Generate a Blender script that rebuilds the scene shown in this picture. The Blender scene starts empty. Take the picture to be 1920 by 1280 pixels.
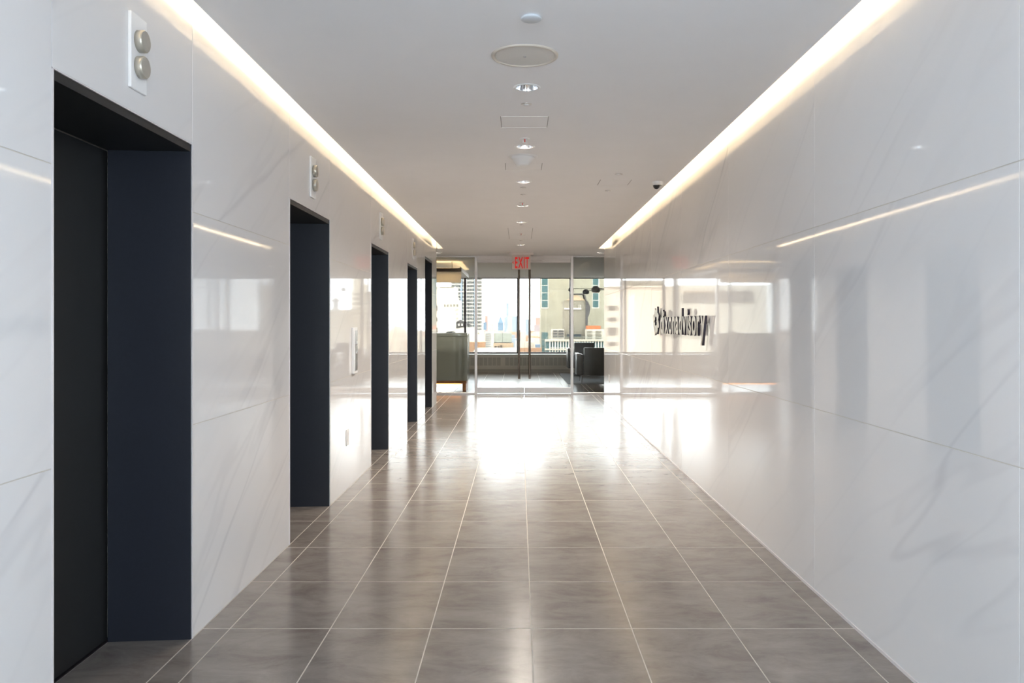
import bpy, bmesh, math, random
from mathutils import Vector, Matrix
random.seed(7)
SC = bpy.context.scene
COL = SC.collection
PI = math.pi

# ------------------------------------------------------------------ camera, world, exposure
F = 1510.0; VX = 973.0; VY = 606.5; H = 1.358          # focal length in px (1920 wide), vanishing point, eye height
cam_d = bpy.data.cameras.new('camera'); cam = bpy.data.objects.new('camera', cam_d); COL.objects.link(cam)
cam.location = (0, 0, H); cam.rotation_euler = (PI/2, 0, 0)
cam_d.sensor_width = 36.0; cam_d.lens = 36.0*F/1920
cam_d.shift_x = (960-VX)/1920; cam_d.shift_y = -(640-VY)/1920
cam_d.clip_start = 0.05; cam_d.clip_end = 12000
SC.camera = cam
W = bpy.data.worlds.new('sky'); SC.world = W; W.use_nodes = True
bg = W.node_tree.nodes['Background']
bg.inputs[0].default_value = (0.775, 0.875, 0.98, 1); bg.inputs[1].default_value = 6.0
SC.view_settings.view_transform = 'Standard'; SC.view_settings.look = 'None'
SC.view_settings.exposure = 2.34; SC.view_settings.gamma = 1.0; SC.view_settings.use_curve_mapping = False
SC.cycles.max_bounces = 10; SC.cycles.diffuse_bounces = 5; SC.cycles.glossy_bounces = 5
SC.cycles.transparent_max_bounces = 16
SC.cycles.sample_clamp_indirect = 6.0
SC.cycles.caustics_reflective = False; SC.cycles.caustics_refractive = False

# daylight portals: one per window; the unseen lobby windows are added as fill
def portal(name, loc, rot, sx, sy):
    d = bpy.data.lights.new(name, 'AREA'); d.shape = 'RECTANGLE'; d.size = sx; d.size_y = sy
    d.cycles.is_portal = True
    o = bpy.data.objects.new(name, d); COL.objects.link(o); o.location = loc; o.rotation_euler = rot
portal('daylight_portal', (-0.6, 23.05, 1.6), (-PI/2, 0, 0), 7.1, 2.2)      # faces -Y
for s_ in (-1, 1):
    portal('daylight_portal', (s_*3.45, -4.42, 1.45), (PI/2, 0, 0), 3.3, 2.4)      # rear windows, face +Y
    portal('daylight_portal', (s_*5.17, -2.05, 1.45), (PI/2, 0, s_*PI/2), 4.1, 2.4)  # added side windows of the unseen rear lobby
LED_POWER = 0.6       # watts per metre of cove strip
DOWN_L = 70.0
DOWN_W = 5.3         # watts of each lit downlight

# ------------------------------------------------------------------ materials
def new_mat(name):
    m = bpy.data.materials.new(name); m.use_nodes = True
    return m, m.node_tree.nodes, m.node_tree.links, m.node_tree.nodes['Principled BSDF']
def mat(name, col, rough=0.5, metal=0.0, spec=0.5, noise=0.0, nscale=8.0, emis=None, es=0.0, bump=0.0):
    m, N, L, P = new_mat(name)
    P.inputs['Base Color'].default_value = (*col, 1); P.inputs['Roughness'].default_value = rough
    P.inputs['Metallic'].default_value = metal; P.inputs['Specular IOR Level'].default_value = spec
    if noise > 0 or bump > 0:
        g = N.new('ShaderNodeNewGeometry'); t = N.new('ShaderNodeTexNoise'); t.inputs['Scale'].default_value = nscale
        t.inputs['Detail'].default_value = 5
        L.new(g.outputs['Position'], t.inputs['Vector'])
        if noise > 0:
            r = N.new('ShaderNodeValToRGB')
            r.color_ramp.elements[0].position = 0.3; r.color_ramp.elements[1].position = 0.7
            r.color_ramp.elements[0].color = (*[c*(1-noise) for c in col], 1)
            r.color_ramp.elements[1].color = (*[min(1, c*(1+noise)) for c in col], 1)
            L.new(t.outputs['Fac'], r.inputs['Fac']); L.new(r.outputs['Color'], P.inputs['Base Color'])
        if bump > 0:
            b = N.new('ShaderNodeBump'); b.inputs['Strength'].default_value = bump; b.inputs['Distance'].default_value = 0.002
            L.new(t.outputs['Fac'], b.inputs['Height']); L.new(b.outputs['Normal'], P.inputs['Normal'])
    if emis:
        P.inputs['Emission Color'].default_value = (*emis, 1); P.inputs['Emission Strength'].default_value = es
    return m

def marble(name, sgn):
    """white polished marble, soft grey veins running diagonally on a wall that lies along Y; sgn = slope of the veins"""
    m, N, L, P = new_mat(name)
    g = N.new('ShaderNodeNewGeometry'); oi = N.new('ShaderNodeObjectInfo')
    sep = N.new('ShaderNodeSeparateXYZ'); L.new(g.outputs['Position'], sep.inputs[0])
    def math_(op, a, b=None, c=None):
        n = N.new('ShaderNodeMath'); n.operation = op
        for i, v in enumerate((a, b, c)):
            if v is None: continue
            if isinstance(v, (int, float)): n.inputs[i].default_value = v
            else: L.new(v, n.inputs[i])
        return n.outputs[0]
    y, z = sep.outputs[1], sep.outputs[2]
    th = math.radians(33)
    u = math_('ADD', math_('MULTIPLY', y, math.cos(th)), math_('MULTIPLY', z, sgn*math.sin(th)))
    v = math_('SUBTRACT', math_('MULTIPLY', z, math.cos(th)), math_('MULTIPLY', y, sgn*math.sin(th)))
    off = math_('MULTIPLY', oi.outputs['Random'], 23.0)
    cmb = N.new('ShaderNodeCombineXYZ')
    L.new(math_('MULTIPLY', u, 0.20), cmb.inputs[0]); L.new(math_('ADD', math_('MULTIPLY', v, 1.5), off), cmb.inputs[1]); L.new(off, cmb.inputs[2])
    def vein(scale, width, detail, dist):
        t = N.new('ShaderNodeTexNoise'); t.inputs['Scale'].default_value = scale; t.inputs['Detail'].default_value = detail
        t.inputs['Distortion'].default_value = dist; t.inputs['Roughness'].default_value = 0.5
        L.new(cmb.outputs[0], t.inputs['Vector'])
        a = math_('ABSOLUTE', math_('SUBTRACT', t.outputs['Fac'], 0.5))
        s = N.new('ShaderNodeMapRange'); s.inputs['From Min'].default_value = 0; s.inputs['From Max'].default_value = width
        s.inputs['To Min'].default_value = 1; s.inputs['To Max'].default_value = 0; s.interpolation_type = 'SMOOTHSTEP'
        L.new(a, s.inputs['Value']); return s.outputs[0]
    v1 = vein(1.2, 0.022, 3, 0.12); v2 = vein(2.6, 0.035, 2, 0.08)
    t3 = N.new('ShaderNodeTexNoise'); t3.inputs['Scale'].default_value = 1.1; t3.inputs['Detail'].default_value = 3
    L.new(cmb.outputs[0], t3.inputs['Vector'])
    gate = N.new('ShaderNodeMapRange'); gate.inputs['From Min'].default_value = .48; gate.inputs['From Max'].default_value = .68
    L.new(t3.outputs['Fac'], gate.inputs['Value'])
    amt = math_('ADD', math_('MULTIPLY', math_('MULTIPLY', v1, 0.15), math_('ADD', gate.outputs[0], 0.25)),
                math_('ADD', math_('MULTIPLY', math_('MULTIPLY', v2, gate.outputs[0]), 0.10), math_('MULTIPLY', t3.outputs['Fac'], 0.10)))
    mx = N.new('ShaderNodeMix'); mx.data_type = 'RGBA'
    mx.inputs[6].default_value = (0.73, 0.722, 0.722, 1); mx.inputs[7].default_value = (0.30, 0.30, 0.34, 1)
    L.new(amt, mx.inputs[0]); L.new(mx.outputs[2], P.inputs['Base Color'])
    P.inputs['Roughness'].default_value = 0.035; P.inputs['IOR'].default_value = 1.5
    return m

def glass(name, tint=(1, 1, 1), ior=1.5, rough=0.0):
    m = bpy.data.materials.new(name); m.use_nodes = True; N = m.node_tree.nodes; L = m.node_tree.links; N.clear()
    o = N.new('ShaderNodeOutputMaterial'); t = N.new('ShaderNodeBsdfTransparent'); t.inputs[0].default_value = (*tint, 1)
    g = N.new('ShaderNodeBsdfGlossy'); g.inputs['Roughness'].default_value = rough; fr = N.new('ShaderNodeFresnel'); fr.inputs[0].default_value = ior
    mx = N.new('ShaderNodeMixShader'); L.new(fr.outputs[0], mx.inputs[0]); L.new(t.outputs[0], mx.inputs[1]); L.new(g.outputs[0], mx.inputs[2])
    L.new(mx.outputs[0], o.inputs[0]); return m

def tile_mat():
    m, N, L, P = new_mat('brown_grey_porcelain')
    g = N.new('ShaderNodeNewGeometry'); oi = N.new('ShaderNodeObjectInfo')
    add = N.new('ShaderNodeVectorMath'); add.operation = 'ADD'
    sc = N.new('ShaderNodeVectorMath'); sc.operation = 'SCALE'; sc.inputs['Scale'].default_value = 40
    cb = N.new('ShaderNodeCombineXYZ')
    for i in range(3): L.new(oi.outputs['Random'], cb.inputs[i])
    L.new(cb.outputs[0], sc.inputs[0]); L.new(g.outputs['Position'], add.inputs[0]); L.new(sc.outputs[0], add.inputs[1])
    mp = N.new('ShaderNodeMapping'); mp.inputs['Scale'].default_value = (0.55, 1.0, 1.0); L.new(add.outputs[0], mp.inputs[0])
    t = N.new('ShaderNodeTexNoise'); t.inputs['Scale'].default_value = 6.5; t.inputs['Detail'].default_value = 10; t.inputs['Roughness'].default_value = 0.72
    t.inputs['Distortion'].default_value = 0.4
    L.new(mp.outputs[0], t.inputs['Vector'])
    r = N.new('ShaderNodeValToRGB'); e = r.color_ramp.elements
    e[0].position = 0.30; e[0].color = (0.165, 0.140, 0.125, 1)
    e[1].position = 0.72; e[1].color = (0.300, 0.272, 0.250, 1)
    k = e.new(0.5); k.color = (0.240, 0.212, 0.192, 1)
    L.new(t.outputs['Fac'], r.inputs['Fac']); L.new(r.outputs['Color'], P.inputs['Base Color'])
    t2 = N.new('ShaderNodeTexNoise'); t2.inputs['Scale'].default_value = 3.0; L.new(g.outputs['Position'], t2.inputs['Vector'])
    mr = N.new('ShaderNodeMapRange'); mr.inputs['To Min'].default_value = 0.15; mr.inputs['To Max'].default_value = 0.24
    L.new(t2.outputs['Fac'], mr.inputs['Value']); L.new(mr.outputs[0], P.inputs['Roughness'])
    P.inputs['Specular IOR Level'].default_value = 0.55
    return m

M = {}
M['marble_l'] = marble('white_marble_left', 1.0)
M['marble_r'] = marble('white_marble_right', -1.0)
M['tile'] = tile_mat()
M['grout'] = mat('pale_grout', (0.56, 0.52, 0.46), 0.7)
M['core'] = mat('plaster_core', (0.7, 0.7, 0.68), 0.8)
M['paint'] = mat('ceiling_paint', (0.90, 0.905, 0.92), 0.75, noise=0.01, nscale=3)
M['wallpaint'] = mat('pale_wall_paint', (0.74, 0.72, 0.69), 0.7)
M['navy'] = mat('dark_navy_metal', (0.010, 0.012, 0.019), 0.42, 0.0, 0.5, noise=0.08, nscale=60)
M['black'] = mat('black_door_panel', (0.014, 0.014, 0.014), 0.45, 0, 0.4)
M['steel'] = mat('brushed_steel', (0.62, 0.61, 0.60), 0.28, 1.0)
M['trim'] = mat('pale_metal_edge', (0.78, 0.74, 0.75), 0.35, 0.3)
M['white'] = mat('white_enamel', (0.82, 0.82, 0.82), 0.35)
M['lantern'] = mat('etched_lantern_glass', (0.36, 0.33, 0.28), 0.3, 0.0, noise=0.06, nscale=40)
M['lanternrim'] = mat('nickel_lantern_rim', (0.50, 0.47, 0.40), 0.3, 0.5)
M['chrome'] = mat('chrome_reflector', (0.85, 0.86, 0.88), 0.12, 1.0)
M['lamp'] = mat('lamp_face', (1, 1, 1), 0.5, emis=(1.0, 0.90, 0.78), es=DOWN_L)
M['unlit'] = mat('unlit_lamp', (0.35, 0.36, 0.38), 0.2, 0.4)
M['led'] = mat('warm_led', (1, 1, 1), 0.5, emis=(1.0, 0.80, 0.52), es=12)
M['red'] = mat('exit_red', (0.75, 0.015, 0.015), 0.35, emis=(1.0, 0.03, 0.02), es=0.05)
M['redbulb'] = mat('red_glass_bulb', (0.7, 0.03, 0.03), 0.2)
M['signface'] = mat('exit_sign_face', (0.66, 0.61, 0.58), 0.4)
M['glass'] = glass('clear_door_glass', (0.985, 0.975, 0.95), 1.3)
M['sideglass'] = glass('green_tinted_glass', (0.94, 0.945, 0.93), 1.3)
M['window'] = glass('window_glass', (0.96, 0.975, 0.98))
M['officewindow'] = glass('tinted_office_glass', (0.60, 0.595, 0.58))
M['alu'] = mat('satin_aluminium', (0.66, 0.64, 0.63), 0.32, 0.85)
M['header'] = mat('grey_header_metal', (0.80, 0.78, 0.79), 0.45, 0.0)
M['bronze'] = mat('dark_bronze_frame', (0.030, 0.022, 0.026), 0.4, 0.4)
M['handle'] = mat('brown_nickel_handle', (0.20, 0.165, 0.14), 0.22, 1.0)
M['radiator'] = mat('grey_enamel_radiator', (0.70, 0.70, 0.65), 0.45)
M['radiatordark'] = mat('radiator_recess', (0.50, 0.51, 0.47), 0.55)
M['desk'] = mat('grey_green_back_painted_glass', (0.37, 0.395, 0.345), 0.08, 0, 0.5)
M['deskside'] = mat('olive_desk_side', (0.36, 0.36, 0.28), 0.2)
M['wood'] = mat('amber_stained_wood', (0.62, 0.23, 0.05), 0.35, noise=0.2, nscale=20)
M['blackplastic'] = mat('black_plastic', (0.015, 0.015, 0.018), 0.35)
M['leather'] = mat('black_leather', (0.017, 0.016, 0.013), 0.38, noise=0.15, nscale=30)
M['arm'] = mat('leather_arm_sheen', (0.20, 0.20, 0.19), 0.30)  # paler base colour stands in for window light on the dark leather
M['leg'] = mat('dark_metal_leg', (0.10, 0.10, 0.10), 0.3, 0.8)
M['rug'] = mat('slate_blue_rug', (0.17, 0.18, 0.20), 0.95, noise=0.12, nscale=60)
M['fascia'] = mat('beige_translucent_bulkhead', (0.70, 0.66, 0.60), 0.6)
_N = M['fascia'].node_tree.nodes; _t = _N.new('ShaderNodeBsdfTranslucent'); _t.inputs[0].default_value = (.95, .90, .82, 1)
_m = _N.new('ShaderNodeMixShader'); _m.inputs[0].default_value = .75
_L = M['fascia'].node_tree.links; _L.new(_N['Principled BSDF'].outputs[0], _m.inputs[1]); _L.new(_t.outputs[0], _m.inputs[2])
_L.new(_m.outputs[0], _N['Material Output'].inputs[0])
M['darkwood'] = mat('dark_brown_band', (0.05, 0.032, 0.03), 0.5)
M['letter'] = mat('dark_bronze_letter', (0.035, 0.032, 0.05), 0.35, 0.3)
M['letteredge'] = mat('brushed_letter_edge', (0.36, 0.33, 0.29), 0.3, 0.7)
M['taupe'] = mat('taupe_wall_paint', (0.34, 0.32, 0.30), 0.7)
M['gap'] = mat('shadow_gap', (0.25, 0.25, 0.25), 0.9)
# city
CS = 0.41
def mc(n, col, *a, **k):
    k.setdefault('spec', 0.06)
    return mat(n, [c*CS*t for c, t in zip(col, (1.12, 1.0, .84))], *a, **k)
M['limestone'] = mc('limestone_facade', (0.52, 0.50, 0.45), 0.9, noise=0.05, nscale=0.05)
M['concrete'] = mc('streaked_concrete', (0.36, 0.36, 0.31), 0.9, noise=0.10, nscale=0.12)
M['pale'] = mc('pale_facade', (0.62, 0.61, 0.58), 0.9)
M['brightwhite'] = mc('white_facade', (0.80, 0.80, 0.79), 0.9)
M['cream'] = mc('cream_facade', (0.55, 0.44, 0.33), 0.9)
M['peach'] = mc('peach_brick', (0.50, 0.32, 0.22), 0.9, noise=0.1, nscale=0.2)
M['pink'] = mc('pinkish_stone', (0.85, 0.76, 0.70), 0.9)
M['haze_blue'] = mc('blue_glass_and_haze', (0.35, 0.45, 0.59), 0.6)  # distance haze put into the base colour of the skyline towers
M['steelblue'] = mc('steel_blue_and_haze', (0.19, 0.30, 0.46), 0.6)  # facade blue with distance haze mixed into it
M['lilac'] = mc('lilac_facade', (0.42, 0.38, 0.44), 0.8)
M['rose'] = mc('rose_facade', (0.52, 0.36, 0.34), 0.8)
M['greenroof'] = mc('green_grey_cladding', (0.40, 0.46, 0.45), 0.6)
M['citywin'] = mc('dark_city_window', (0.05, 0.07, 0.09), 0.25)
M['citywin2'] = mc('grey_city_window', (0.12, 0.105, 0.10), 0.4)
M['teal'] = mc('teal_glass', (0.07, 0.15, 0.17), 0.2)
M['slate'] = mc('slate_roof', (0.10, 0.10, 0.11), 0.8)
M['orange'] = mc('orange_netting', (0.55, 0.20, 0.10), 0.9)
M['greybld'] = mc('grey_building', (0.28, 0.27, 0.24), 0.9)
M['ground'] = mc('city_ground', (0.42, 0.40, 0.38), 0.95, noise=0.2, nscale=0.02)

# ------------------------------------------------------------------ mesh helpers
class MB:
    """collects geometry and links it as ONE mesh object"""
    def __init__(s): s.v = []; s.f = []; s.m = []; s.mats = []; s.sm = []
    def mi(s, mt):
        if mt not in s.mats: s.mats.append(mt)
        return s.mats.index(mt)
    def add(s, vs, fs, mt=None, smooth=False):
        b = len(s.v); s.v += [tuple(p) for p in vs]; k = s.mi(mt) if mt else 0
        for f in fs: s.f.append([b+i for i in f]); s.m.append(k); s.sm.append(smooth)
        return s
    def box(s, x0, x1, y0, y1, z0, z1, mt=None, bev=0.0):
        if bev <= 0:
            vs = [(x, y, z) for x in (x0, x1) for y in (y0, y1) for z in (z0, z1)]
            return s.add(vs, [(0,1,3,2), (4,6,7,5), (0,4,5,1), (2,3,7,6), (0,2,6,4), (1,5,7,3)], mt)
        bm = bmesh.new(); bmesh.ops.create_cube(bm, size=1)
        for v in bm.verts:
            v.co = Vector(((x0+x1)/2+v.co.x*(x1-x0), (y0+y1)/2+v.co.y*(y1-y0), (z0+z1)/2+v.co.z*(z1-z0)))
        bmesh.ops.bevel(bm, geom=bm.edges[:], offset=bev, segments=1 if bev < .006 else 3, affect='EDGES', profile=.5)
        bm.verts.index_update()
        s.add([v.co for v in bm.verts], [[v.index for v in f.verts] for f in bm.faces], mt, bev >= .006); bm.free(); return s
    def tube(s, p0, p1, r0, r1=None, n=16, mt=None, cap=True):
        r1 = r0 if r1 is None else r1; p0 = Vector(p0); p1 = Vector(p1); d = (p1-p0).normalized()
        a = d.orthogonal().normalized(); b = d.cross(a)
        vs = [p + (a*math.cos(2*PI*i/n)+b*math.sin(2*PI*i/n))*r for p, r in ((p0, r0), (p1, r1)) for i in range(n)]
        s.add(vs, [(i, (i+1) % n, n+(i+1) % n, n+i) for i in range(n)], mt, True)
        if cap: s.add(vs[:n], [list(range(n))[::-1]], mt); s.add(vs[n:], [list(range(n))], mt)
        return s
    def lathe(s, c, prof, n=32, axis='z', mt=None, smooth=True):
        """prof: list of (radius, height) along the axis"""
        vs = []
        for r, h in prof:
            for i in range(n):
                a = 2*PI*i/n; p = (r*math.cos(a), r*math.sin(a), h)
                if axis == 'x': p = (h, p[0], p[1])
                if axis == 'y': p = (p[0], h, p[1])
                vs.append((c[0]+p[0], c[1]+p[1], c[2]+p[2]))
        fs = [(k*n+i, k*n+(i+1) % n, (k+1)*n+(i+1) % n, (k+1)*n+i) for k in range(len(prof)-1) for i in range(n)]
        return s.add(vs, fs, mt, smooth)
    def prism(s, pts, axis, a, b, mt=None):
        """polygon pts in the plane normal to axis, extruded from a to b"""
        def P(u, v, w): return {'x': (w, u, v), 'y': (u, w, v), 'z': (u, v, w)}[axis]
        n = len(pts); vs = [P(u, v, a) for u, v in pts]+[P(u, v, b) for u, v in pts]
        return s.add(vs, [list(range(n)), list(range(2*n-1, n-1, -1))]+[(i, (i+1) % n, n+(i+1) % n, n+i) for i in range(n)], mt)
    def build(s, name, mt=None, parent=None, origin=(0, 0, 0)):
        o0 = Vector(origin); me = bpy.data.meshes.new(name)
        me.from_pydata([tuple(Vector(p)-o0) for p in s.v], [], s.f)
        ms = s.mats or [mt]
        for m_ in ms: me.materials.append(m_)
        for i, p in enumerate(me.polygons):
            p.material_index = s.m[i]; p.use_smooth = s.sm[i]
        bm = bmesh.new(); bm.from_mesh(me); bmesh.ops.recalc_face_normals(bm, faces=bm.faces); bm.to_mesh(me); bm.free()
        o = bpy.data.objects.new(name, me); COL.objects.link(o); o.location = o0
        if parent: o.parent = parent
        return o
def tag(o, label=None, cat=None, group=None, kind=None):
    for k, v in (('label', label), ('category', cat), ('group', group), ('kind', kind)):
        if v: o[k] = v
    return o
def empty(name, loc, label, cat, group=None, rz=0.0, kind=None):
    o = bpy.data.objects.new(name, None); COL.objects.link(o); o.location = loc; o.rotation_euler = (0, 0, rz)
    o.empty_display_size = 0.1
    return tag(o, label, cat, group, kind)
def B(x0, x1, y0, y1, z0, z1, name, mt, parent=None, bev=0.0, origin=(0, 0, 0)):
    return MB().box(x0, x1, y0, y1, z0, z1, None, bev).build(name, mt, parent, origin)
def copy_tree(o, parent=None):
    c = o.copy(); COL.objects.link(c); c.parent = parent
    for ch in [x for x in CHILD.get(o, [])]: copy_tree(ch, c)
    return c
def kids(o): return [x for x in bpy.data.objects if x.parent == o]
CHILD = {}
def snapshot(o):
    CHILD[o] = kids(o)
    for c in CHILD[o]: snapshot(c)

# ------------------------------------------------------------------ dimensions
XL, XR = -1.4096, 1.4965          # marble faces
CZ = 2.6575                       # ceiling height
EL, ER = -1.306, 1.375            # ceiling edges (slots beside them)
TOPZ = 2.90                       # top of the slots
YB = 0.0                         # corridor walls cut short at the camera to let in lobby daylight
YEL, YER = 13.75, 14.12           # far ends of left / right corridor walls
YG = 15.50                        # glass front
YW = 22.95                        # outer window wall
RXL, RXR = -4.2, 3.0              # reception side walls
EY = [(2.43, 3.478), (4.944, 6.004), (7.67, 8.705), (10.16, 11.17)]   # lift openings
EH = 2.128
D5 = (12.09, 13.08); D5H = 2.363

# ------------------------------------------------------------------ floor and its tiles
floor = B(-5.3, 5.3, -4.6, 23.3, -0.15, -0.0006, 'floor', M['grout'])
tag(floor, 'brown grey porcelain tile floor with pale grout lines', 'floor', None, 'structure')
cols = [XL+.0]+[-1.2875+.4475*k for k in range(7)]+[XR]
Y0, TS = 3.589, 0.6516
G = 0.0026; GY = 0.0036
rows = [Y0+TS*k for k in range(-3, 19)]                 # 1.63 .. 15.3
tile_mesh = {}
def tile(x0, x1, y0, y1, parent=floor):
    w, d = round(x1-x0, 4), round(y1-y0, 4); key = (w, d)
    if key not in tile_mesh:
        o = MB().box(-w/2+G, w/2-G, -d/2+GY, d/2-GY, -0.006, 0, None, 0.0004).build('tile', M['tile'], parent)
        tile_mesh[key] = o.data
    else:
        o = bpy.data.objects.new('tile', tile_mesh[key]); COL.objects.link(o); o.parent = parent
    o.location = ((x0+x1)/2, (y0+y1)/2, random.uniform(-.0001, .0001)); o.rotation_euler = (random.uniform(-.0004, .0004), random.uniform(-.0004, .0004), 0)
for a, b in zip(cols, cols[1:]):
    for c, d in zip(rows, rows[1:]): tile(a, b, c, d)
for a, b in EY+[D5]:                                    # tiles in the recesses
    ys = [a]+[y for y in rows if a+.03 < y < b-.03]+[b]
    for c, d in zip(ys, ys[1:]): tile(-1.755, XL, c, d)
st = MB()
def tmass(x0, x1, y0, y1):
    if x1-x0 > .02 and y1-y0 > .02: st.box(x0+G, x1-G, y0+GY, y1-GY, -.006, 0)
gx = [-1.2875+.4475*k for k in range(-9, 16)]
gy = [Y0+TS*k for k in range(-13, 31)]
def clipgrid(x0, x1, y0, y1):
    xs = [x0]+[x for x in gx if x0+.01 < x < x1-.01]+[x1]; ys = [y0]+[y for y in gy if y0+.01 < y < y1-.01]+[y1]
    for a, b in zip(xs, xs[1:]):
        for c, d in zip(ys, ys[1:]): tmass(a, b, c, d)
clipgrid(XL, XR, YB, rows[0]); clipgrid(-5.05, 5.05, -4.3, YB); clipgrid(XL, XR, rows[-1], 22.9)
clipgrid(RXL, XL, 14.0, 22.9); clipgrid(XR, RXR, 14.25, 22.9)
tag(st.build('tile_field', M['tile'], floor), kind='stuff')

# ------------------------------------------------------------------ marble walls
def marble_panel(side, y0, y1, z0, z1, parent):
    g = 0.0015
    x0, x1 = (XL-.03, XL) if side < 0 else (XR, XR+.03)
    c = ((x0+x1)/2, (y0+y1)/2, (z0+z1)/2)
    MB().box(x0, x1, y0+g, y1-g, z0+g, z1-g, None, .0007).build('marble_panel', M['marble_l' if side < 0 else 'marble_r'], parent, c)
wl = MB()
segs = [(YB, EY[0][0]), (EY[0][1], EY[1][0]), (EY[1][1], EY[2][0]), (EY[2][1], EY[3][0]), (EY[3][1], D5[0]), (D5[1], YEL)]
for a, b in segs: wl.box(-1.80, XL-.0015, a, b, 0, TOPZ)
for a, b in EY: wl.box(-1.80, XL-.03, a, b, EH+.02, TOPZ)
wl.box(-1.80, XL-.03, *D5, D5H+.02, TOPZ)
wl.box(-2.1, -1.80, YB, YEL, 0, TOPZ)
wall_left = tag(wl.build('wall_left', M['grout']), 'long wall of white marble panels with dark lift openings', 'wall', None, 'structure')
cz = [0, .92, 1.84, TOPZ]
for a, b in segs:
    ys = [a, .76, b] if a < 1 else [a, b]
    for c, d in zip(ys, ys[1:]):
        for e, f in zip(cz, cz[1:]): marble_panel(-1, c, d, e, f, wall_left)
for a, b in EY: marble_panel(-1, a, b, EH+.004, TOPZ, wall_left)
marble_panel(-1, *D5, D5H+.004, TOPZ, wall_left)
B(-2.1, XL, YEL, YEL+.03, 0, CZ, 'end_panel', M['marble_l'], wall_left)
wr = MB().box(XR+.0015, 2.1, YB, YER, 0, TOPZ)
wall_right = tag(wr.build('wall_right', M['grout']), 'long wall of large white veined marble panels', 'wall', None, 'structure')
ys = [YB, .735]+[2.407+1.673*k for k in range(8)]
ys[-1] = YER
for c, d in zip(ys, ys[1:]):
    for e, f in zip([0, .928, 1.845, TOPZ], [.928, 1.845, TOPZ]): marble_panel(1, c, d, e, f, wall_right)
B(XR, 2.1, YER, YER+.03, 0, CZ, 'end_panel', M['marble_r'], wall_right)
tag(B(XR-.004, XR, YB, YER, 0, .014, 'baseboard_right', M['trim']), 'thin pale metal strip along the foot of the right wall', 'baseboard', None, 'structure')

# reception and rear walls; the unseen wide lobby is shaped to admit daylight
def wallbox(name, label, *a, mt='wallpaint'):
    return tag(B(*a, name, M[mt]), label, 'wall', None, 'structure')
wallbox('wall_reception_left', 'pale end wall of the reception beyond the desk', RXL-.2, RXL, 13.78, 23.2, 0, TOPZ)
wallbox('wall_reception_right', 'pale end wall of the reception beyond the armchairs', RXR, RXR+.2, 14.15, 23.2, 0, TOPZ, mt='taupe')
wallbox('wall_return_left', 'return wall beside the glass front on the lift side', RXL, -2.1, 13.55, 13.78, 0, TOPZ)
wallbox('wall_return_right', 'return wall beside the glass front on the sign side', 2.1, 3.2, 13.9, 14.15, 0, TOPZ)
wallbox('wall_rear_return_left', 'short return wall behind the camera on the lift side', -5.3, -2.1, YB, YB+.2, 0, TOPZ)
wallbox('wall_rear_return_right', 'short return wall behind the camera on the sign side', 2.1, 5.3, YB, YB+.2, 0, TOPZ)
rb = MB().box(-5.3, 5.3, -4.6, -4.35, 0, .22).box(-5.3, 5.3, -4.6, -4.35, 2.62, TOPZ).box(-1.8, 1.8, -4.6, -4.35, .22, 2.62).box(-5.3, -5.1, -4.6, -4.35, .22, 2.62).box(5.1, 5.3, -4.6, -4.35, .22, 2.62)
tag(rb.build('wall_rear', M['wallpaint']), 'wall around the two windows behind the camera', 'wall', None, 'structure')
for s_, nm in ((-1, 'left'), (1, 'right')):
    a, b = sorted((s_*5.1, s_*5.3))
    rb = MB().box(a, b, -4.35, YB, 0, .22).box(a, b, -4.35, YB, 2.62, TOPZ).box(a, b, -4.35, -4.1, .22, 2.62).box(a, b, 0, YB, .22, 2.62)
    tag(rb.build('wall_rear_'+nm, M['wallpaint']), 'side wall of the lobby behind the camera, '+nm+' side', 'wall', None, 'structure')
    wn = empty('window_%d' % (4 if s_ < 0 else 5), (s_*3.45, -4.4, 0), 'unseen window behind the camera, placed to light the near end, '+nm+' side', 'window', None, 0, 'structure')
    MB().box(-1.63, 1.63, -.006, .006, .24, 2.6).build('pane', M['window'], wn)
    fm = MB()
    for x in (-1.62, 0, 1.62): fm.box(x-.03, x+.03, -.04, .04, .22, 2.62)
    fm.box(-1.65, 1.65, -.04, .04, .22, .27).box(-1.65, 1.65, -.04, .04, 2.57, 2.62)
    fm.build('window_frame', M['bronze'], wn)
    wn = empty('window_%d' % (6 if s_ < 0 else 7), (s_*5.15, -2.05, 0), 'unseen side window added to the lobby behind the camera for light, '+nm+' side', 'window', None, 0, 'structure')
    MB().box(-.006, .006, -2.03, 2.03, .24, 2.6).build('pane', M['window'], wn)
    fm = MB()
    for y in (-2.02, 0, 2.02): fm.box(-.04, .04, y-.03, y+.03, .22, 2.62)
    fm.box(-.04, .04, -2.05, 2.05, .22, .27).box(-.04, .04, -2.05, 2.05, 2.57, 2.62)
    fm.build('window_frame', M['bronze'], wn)

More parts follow.
